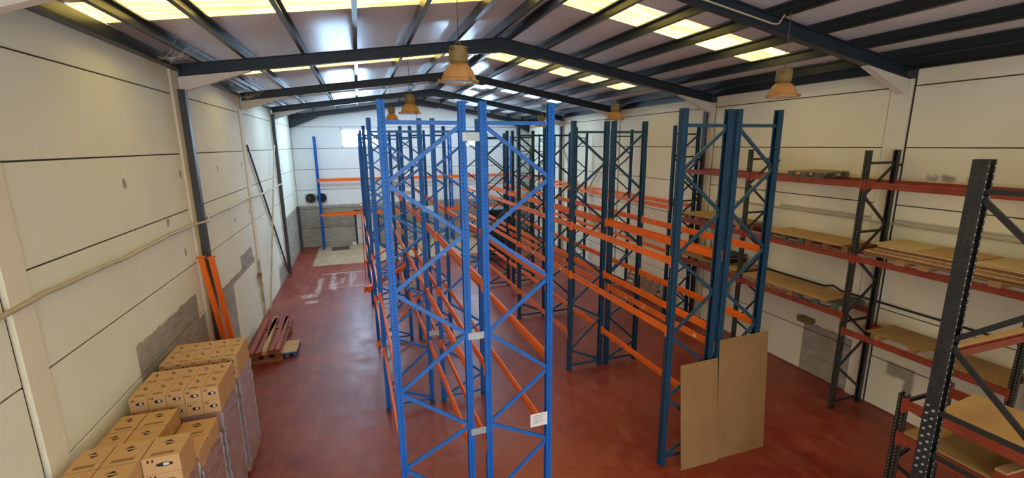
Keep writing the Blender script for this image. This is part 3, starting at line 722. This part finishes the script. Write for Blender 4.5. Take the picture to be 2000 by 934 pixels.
loose((.08, 9.6, 1.503), (1.3, 12.5, 1.503), 'loose orange beam lying crosswise in the near middle of the left blue rack', (.7, 0, .7))
loose((-.12, 20.3, .0), (-.08, 20.42, 3.25), 'orange beam standing upright at the far corner of the left blue rack', (0, -1, 0))
loose((XL+.34, 11.36, .02), (XL+.1, 10.95, 3.45), 'orange beam leaning on the left wall, left one of the pair', (1, 0, 0), h=.1, w=.11)
loose((XL+.42, 11.5, .02), (XL+.24, 11.12, 3.4), 'orange beam leaning on the left wall, right one beside the dark post', (1, 0, 0), h=.1, w=.11)
# stack of red beams on the floor by the left wall
yb = 12.75
for i, (x, z, l) in enumerate(((-3.12, 0, 'lowest'), (-2.86, 0, 'lowest'), (-2.58, 0, 'lowest'))):
    tag(MB().box(x, x+.14, yb+.12, yb+2.75, .1, .22).build('loose_beam', 'red', bevel=.006), 'red beam, lower layer of the stack by the left wall, %s' % ('nearest the wall', 'middle', 'nearest the aisle')[i], 'beam', 'stacked red beams')
for i in range(2):
    tag(MB().box(-3.22, -2.4, yb+.1+1.9*i, yb+.22+1.9*i, 0, .098).build('timber_block', 'wood_dark'), 'timber bearer under the red beam stack, %s end' % ('near', 'far')[i], 'timber')
    tag(MB().box(-3.22, -2.4, yb+.1+1.9*i, yb+.21+1.9*i, .222, .26).build('timber_block', 'wood_dark'), 'flat timber between the layers of the red beam stack, %s end' % ('near', 'far')[i], 'timber')
nm = ('first', 'second', 'third', 'fourth', 'fifth')
for i in range(5):
    x = -3.12+.155*i; a = (.02, -.03, .045, -.02, .03)[i]
    mt = ('red', 'red', 'wood', 'red', 'red')[i]
    o = MB().box(-.06, .06, 0, 2.75-.1*(i % 2), 0, .1).build('loose_beam', mt if mt != 'wood' else 'hardboard', None, (x, yb+.02*i, .262), bevel=.006); o.rotation_euler = (0, 0, a)
    tag(o, ('pale wooden plank' if mt == 'wood' else 'red beam')+' atop the stack by the left wall, %s from the wall' % nm[i], 'beam', 'stacked red beams')
pl = pallet('blue pallet on the floor under a cardboard piece beside the red beam stack', (-2.3, 13.42, 0.001), 0, 'blue_pallet', .8, .5)
board_obj('cardboard_sheet', 'piece of cardboard on the small blue pallet beside the red beams', 'cardboard', -2.52, -2.05, 13.02, 13.85, .14, .012, 'hardboard')
# brown pallets leaning on the right wall under the far rack
for i, (y, l) in enumerate(((14.75, 'farther'), (13.75, 'nearer'))):
    p_ = pallet('brown wooden pallet leaning on the right wall under the far rack, %s one' % l, (10.06, y, .42), 0, 'wood_dark', 1.0, .8, 'leaning pallets'); p_.rotation_euler = (0, math.radians(-68), 0)
# dark crate between the far racks
dm = empty('dark_crate', (6.75, 22.6, 0)); tag(dm, 'dark bulky crate beyond the petrol racks near the end wall', 'crate')
MB().box(-.75, .75, -.6, .6, .1, 2.5).build('body', 'dark_machine', dm, bevel=.03); MB().box(-.8, .8, -.65, .65, 0, .1).build('base', 'wood_dark', dm)
for z in (.7, 1.3, 1.9): MB().box(-.76, .76, -.62, -.6, z, z+.06).build('rib', 'cable', dm)

# ------------------------------------------------------------------ cartons on wrapped pallets
def carton_meshes(bx, by, bz):
    key = ('carton', bx, by, bz)
    if key not in CACHE:
        g = .003
        body = MB().box(-bx/2+g, bx/2-g, -by/2+g, by/2-g, 0, bz-.002).mesh('carton', 'carton')
        pr = MB(); zt = bz-.0015
        for (cx, cy) in ((-.02, by*.22), (.015, by*.10)):
            i = len(pr.v); s = bx*.16
            pr.v += [(cx-s, cy-.012, zt), (cx+s, cy-.012, zt), (cx+s*.25, cy+.03, zt)] if cy > by*.15 else [(cx-s, cy+.012, zt), (cx+s, cy+.012, zt), (cx-s*.25, cy-.03, zt)]
            pr.f.append((i, i+1, i+2) if cy > by*.15 else (i, i+2, i+1))
        for dx in (-bx*.36, -bx*.24):
            i = len(pr.v); y = -by/2+g-.001; pr.v += [(dx, y, bz*.72), (dx+bx*.05, y, bz*.72), (dx+bx*.05, y, bz*.9), (dx, y, bz*.9)]; pr.f.append((i, i+1, i+2, i+3))
        prm = pr.mesh('arrow_print', 'print')
        gr = MB(); gr.box(-bx*.3, bx*.3, -by*.38, -by*.26, zt-.001, zt); grm = gr.mesh('faded_print', 'print_grey')
        hh = MB(); n = 10; y = -by/2+g-.001
        hh.prism([(bx*.24*math.cos(2*math.pi*k/n), bz*.13*math.sin(2*math.pi*k/n)) for k in range(n)], (bx*.08, y+.001, bz*.52), (bx*.08, y-.0005, bz*.52), (1, 0, 0), (0, 0, 1)); hhm = hh.mesh('hand_hole', 'print')
        stt = MB(); stt.box(bx*.05, bx*.2, y-.0015, y, bz*.45, bz*.6); stm = stt.mesh('sticker', 'sticker')
        CACHE[key] = (body, prm, grm, hhm, stm)
    return CACHE[key]
def carton(loc, dims, label, group, rz=0):
    b, p, g, h, s = carton_meshes(*dims)
    o = place('carton', b, None, loc); o.rotation_euler = (0, 0, rz); tag(o, label, 'carton', group)
    place('arrow_print', p, o)['kind'] = 'stuff'; place('faded_print', g, o); hh = place('hand_hole', h, o); place('sticker', s, hh)
    return o
def load(label, x0, x1, y0, y1, ztop, plab):
    pallet(plab, ((x0+x1)/2, (y0+y1)/2, .001), 0, 'wood', y1-y0-.02, x1-x0-.02, 'pallets under the cartons')
    r = empty('wrapped_load', ((x0+x1)/2, (y0+y1)/2, .137)); tag(r, label, 'wrapped load', 'film wrapped carton loads')
    hx, hy, h = (x1-x0)/2, (y1-y0)/2, ztop-.137
    m = MB(); nz, per = 18, []
    seg = 10
    for i in range(seg): per.append((-hx+2*hx*i/seg, -hy))
    for i in range(seg): per.append((hx, -hy+2*hy*i/seg))
    for i in range(seg): per.append((hx-2*hx*i/seg, hy))
    for i in range(seg): per.append((-hx, hy-2*hy*i/seg))
    n = len(per)
    for k in range(nz+1):
        for (x, y) in per:
            q = 1-.012*random.random(); m.v.append((x*q, y*q, h*k/nz))
    for k in range(nz):
        for j in range(n): m.f.append((k*n+j, k*n+(j+1) % n, (k+1)*n+(j+1) % n, (k+1)*n+j))
    m.f.append(tuple(nz*n+j for j in range(n)))
    m.build('stretch_film', 'film', r)
    # gathered film along the aisle corners
    for sy in (-1, 1):
        pts = [(hx-.004+.008*math.sin(k*1.7), sy*(hy-.004)+.006*math.sin(k*2.3), .02+(h-.05)*k/24) for k in range(25)]
        MB().tube(pts, .014, 6).build('film_edge', 'galv', r, smooth=True)
    return r
XW = -3.36
place_w = ('against the wall', 'second from the wall', 'in the middle', 'fourth from the wall', 'on the aisle edge')
stacks = [('farthest', 8.27, 9.11, 2.26), ('second farthest', 7.22, 8.06, 2.26)]
for nme, y0, y1, zt in stacks:
    load('film wrapped lower part of the %s carton pallet by the left wall' % nme, XW, -2.25, y0, y1, zt-.41, 'wooden pallet under the %s carton pallet load' % nme)
    for lay in range(2):
        for r_ in range(2):
            for c in range(5):
                carton((XW+.111+.222*c, y0+.21+.42*r_, zt-.205*(lay+1)), (.222, .42, .203), 'carton, %s layer, %s row, %s, on the %s carton pallet' % (('top', 'second')[lay], ('near', 'far')[r_], place_w[c], nme), 'cartons on the two tall pallets')
# third pallet: lower wrapped half by the aisle, cartons by the wall
load('film wrapped lower part of the third carton pallet by the left wall', XW, -2.25, 6.2, 7.06, 1.62, 'wooden pallet under the third carton pallet load')
for i, (x, y, z, dx, dy, lab) in enumerate((
    (-2.48, 6.42, 1.622, .44, .42, 'low carton under film at the near aisle corner of the third pallet'), (-2.48, 6.85, 1.622, .44, .42, 'low carton under film at the far aisle corner of the third pallet'),
    (-2.9, 6.86, 1.862, .36, .4, 'carton on the third pallet, far row, next to the low wrapped ones'), (-3.24, 6.86, 1.862, .3, .4, 'carton on the third pallet, far row, against the wall'),
    (-2.9, 6.45, 1.862, .36, .4, 'carton on the third pallet, near row, next to the low wrapped ones'), (-3.24, 6.45, 1.862, .3, .4, 'carton on the third pallet, near row, against the wall'),
    (-2.9, 6.86, 1.622, .36, .4, 'lower carton on the third pallet, far row, in the middle'), (-3.24, 6.86, 1.622, .3, .4, 'lower carton on the third pallet, far row, against the wall'),
    (-2.9, 6.45, 1.622, .36, .4, 'lower carton on the third pallet, near row, in the middle'), (-3.24, 6.45, 1.622, .3, .4, 'lower carton on the third pallet, near row, against the wall'))):
    carton((x, y, z), (dx, dy, .236), lab, 'cartons on the third pallet')
# nearest pallet
load('film wrapped lower part of the nearest carton pallet by the left wall', XW, -2.25, 5.0, 6.14, 1.8, 'wooden pallet under the nearest carton pallet load')
k = 0
for lay in range(2):
    for (x, y, dx, dy, lab) in ((-2.45, 5.9, .38, .44, 'far aisle corner'), (-2.84, 5.9, .38, .44, 'far row, middle'), (-3.2, 5.9, .32, .44, 'far row, against the wall'),
                        (-2.84, 5.45, .38, .44, 'second row, middle'), (-3.2, 5.45, .32, .44, 'second row, against the wall')):
        carton((x, y, 1.802+.216*lay), (dx, dy, .214), 'carton on the nearest pallet, %s layer, %s' % (('second', 'top')[lay], lab), 'cartons on the nearest pallet')

# ------------------------------------------------------------------ high bay lamps
def lamp(x, y, zb, label):
    r = empty('high_bay_lamp', (x, y, zb)); tag(r, label, 'lamp', 'hanging high bay lamps')
    pr = [(.245, 0), (.24, .012), (.225, .03), (.21, .075), (.185, .13), (.15, .185), (.105, .222), (.09, .225)]
    MB().lathe(pr + [(a-.006, b-.003) for a, b in reversed(pr)], 36).build('reflector', 'shade', r, smooth=True)
    ln = MB(); ln.lathe([(0, .002), (.1, -.006), (.225, .004)], 30); ln.build('glass', 'lens', r, smooth=True)
    rm = MB(); rm.lathe([(.243, -.006), (.256, -.004), (.256, .014), (.243, .014), (.243, -.006)], 36); rim = rm.build('rim', 'shade', r)
    for k in range(3):
        a = 2*math.pi*k/3+.9; MB().box(.245, .275, -.018, .018, -.015, .03).build('clip', 'lamp_can', rim).rotation_euler = (0, 0, a)
    MB().lathe([(.0, .228), (.1, .228), (.1, .243), (.118, .245), (.122, .25), (.122, .40), (.118, .425), (.0, .43)], 30).build('housing', 'lamp_can', r)
    for s in (-1, 1):
        for zz2 in (.37, .39): MB().box(s*.05-.045, s*.05+.045, -.124, -.118, zz2, zz2+.008).build('vent_slot', 'cable', r).rotation_euler = (0, 0, s*.55)
    MB().tube([(.0+.03*math.sin(2*math.pi*i/12), 0, .46-.035*math.cos(2*math.pi*i/12)) for i in range(13)], .006, 6).build('hanging_ring', 'lamp_can', r)
    top_ = raf(x)-.02-zb
    MB().tube([(0, 0, .49), (0.004, 0, (top_+.49)/2), (0, 0, top_)], .006, 6).build('cable', 'lamp_cable', r)
lamp(1.3, 6.05, 6.55, 'largest amber high bay lamp hanging before the ridge of the nearest beam')
lamp(1.24, 11.4, 6.5, 'amber high bay lamp hanging in the middle, above the left blue rack')
lamp(1.18, 16.8, 6.62, 'smallest amber high bay lamp at the left, half hidden behind the rack top bar')
lamp(6.78, 6.05, 6.49, 'amber high bay lamp hanging at the right in front of the white wall')
lamp(6.82, 11.4, 6.4, 'amber high bay lamp hanging above the petrol racks')
lamp(6.82, 16.8, 6.42, 'small far amber high bay lamp just above the right blue rack top')
# cable run on the near rafter
conduit('lamp_wiring', [(3.6, 6.21, 8.02), (5.2, 6.21, raf(5.2)-.2), (6.6, 6.21, raf(6.6)-.2), (6.72, 6.21, raf(6.72)-.17), (6.8, 6.18, raf(6.8)-.02)], .014, 'conduit', 'thin cream wiring along the nearest right rafter', 'cable')
# cobwebs under the eave
def cobweb(o, s, label):
    m = MB(); rnd = random.Random(int(s*100)); o = Vector(o)
    for i in range(9):
        a = o+Vector((rnd.uniform(0, .3), rnd.uniform(-.1, .2), rnd.uniform(-.1, .05)))*s; b = o+Vector((rnd.uniform(.25, .8), rnd.uniform(-.2, .3), rnd.uniform(.1, .55)))*s
        md = (a+b)/2+Vector((0, 0, -.12*s)); m.tube([a, a.lerp(md, .5)+Vector((0, 0, -.02)), md, md.lerp(b, .5)+Vector((0, 0, -.01)), b], .0025, 4)
    tag(m.build('cobweb', 'cobweb'), label, 'cobweb')
cobweb((-3.3, 10.0, 7.3), .9, 'dusty cobweb hanging from the left eave near the camera')
cobweb((-3.3, 15.9, 7.2), .9, 'dusty cobweb hanging from the left eave beyond the first beam')
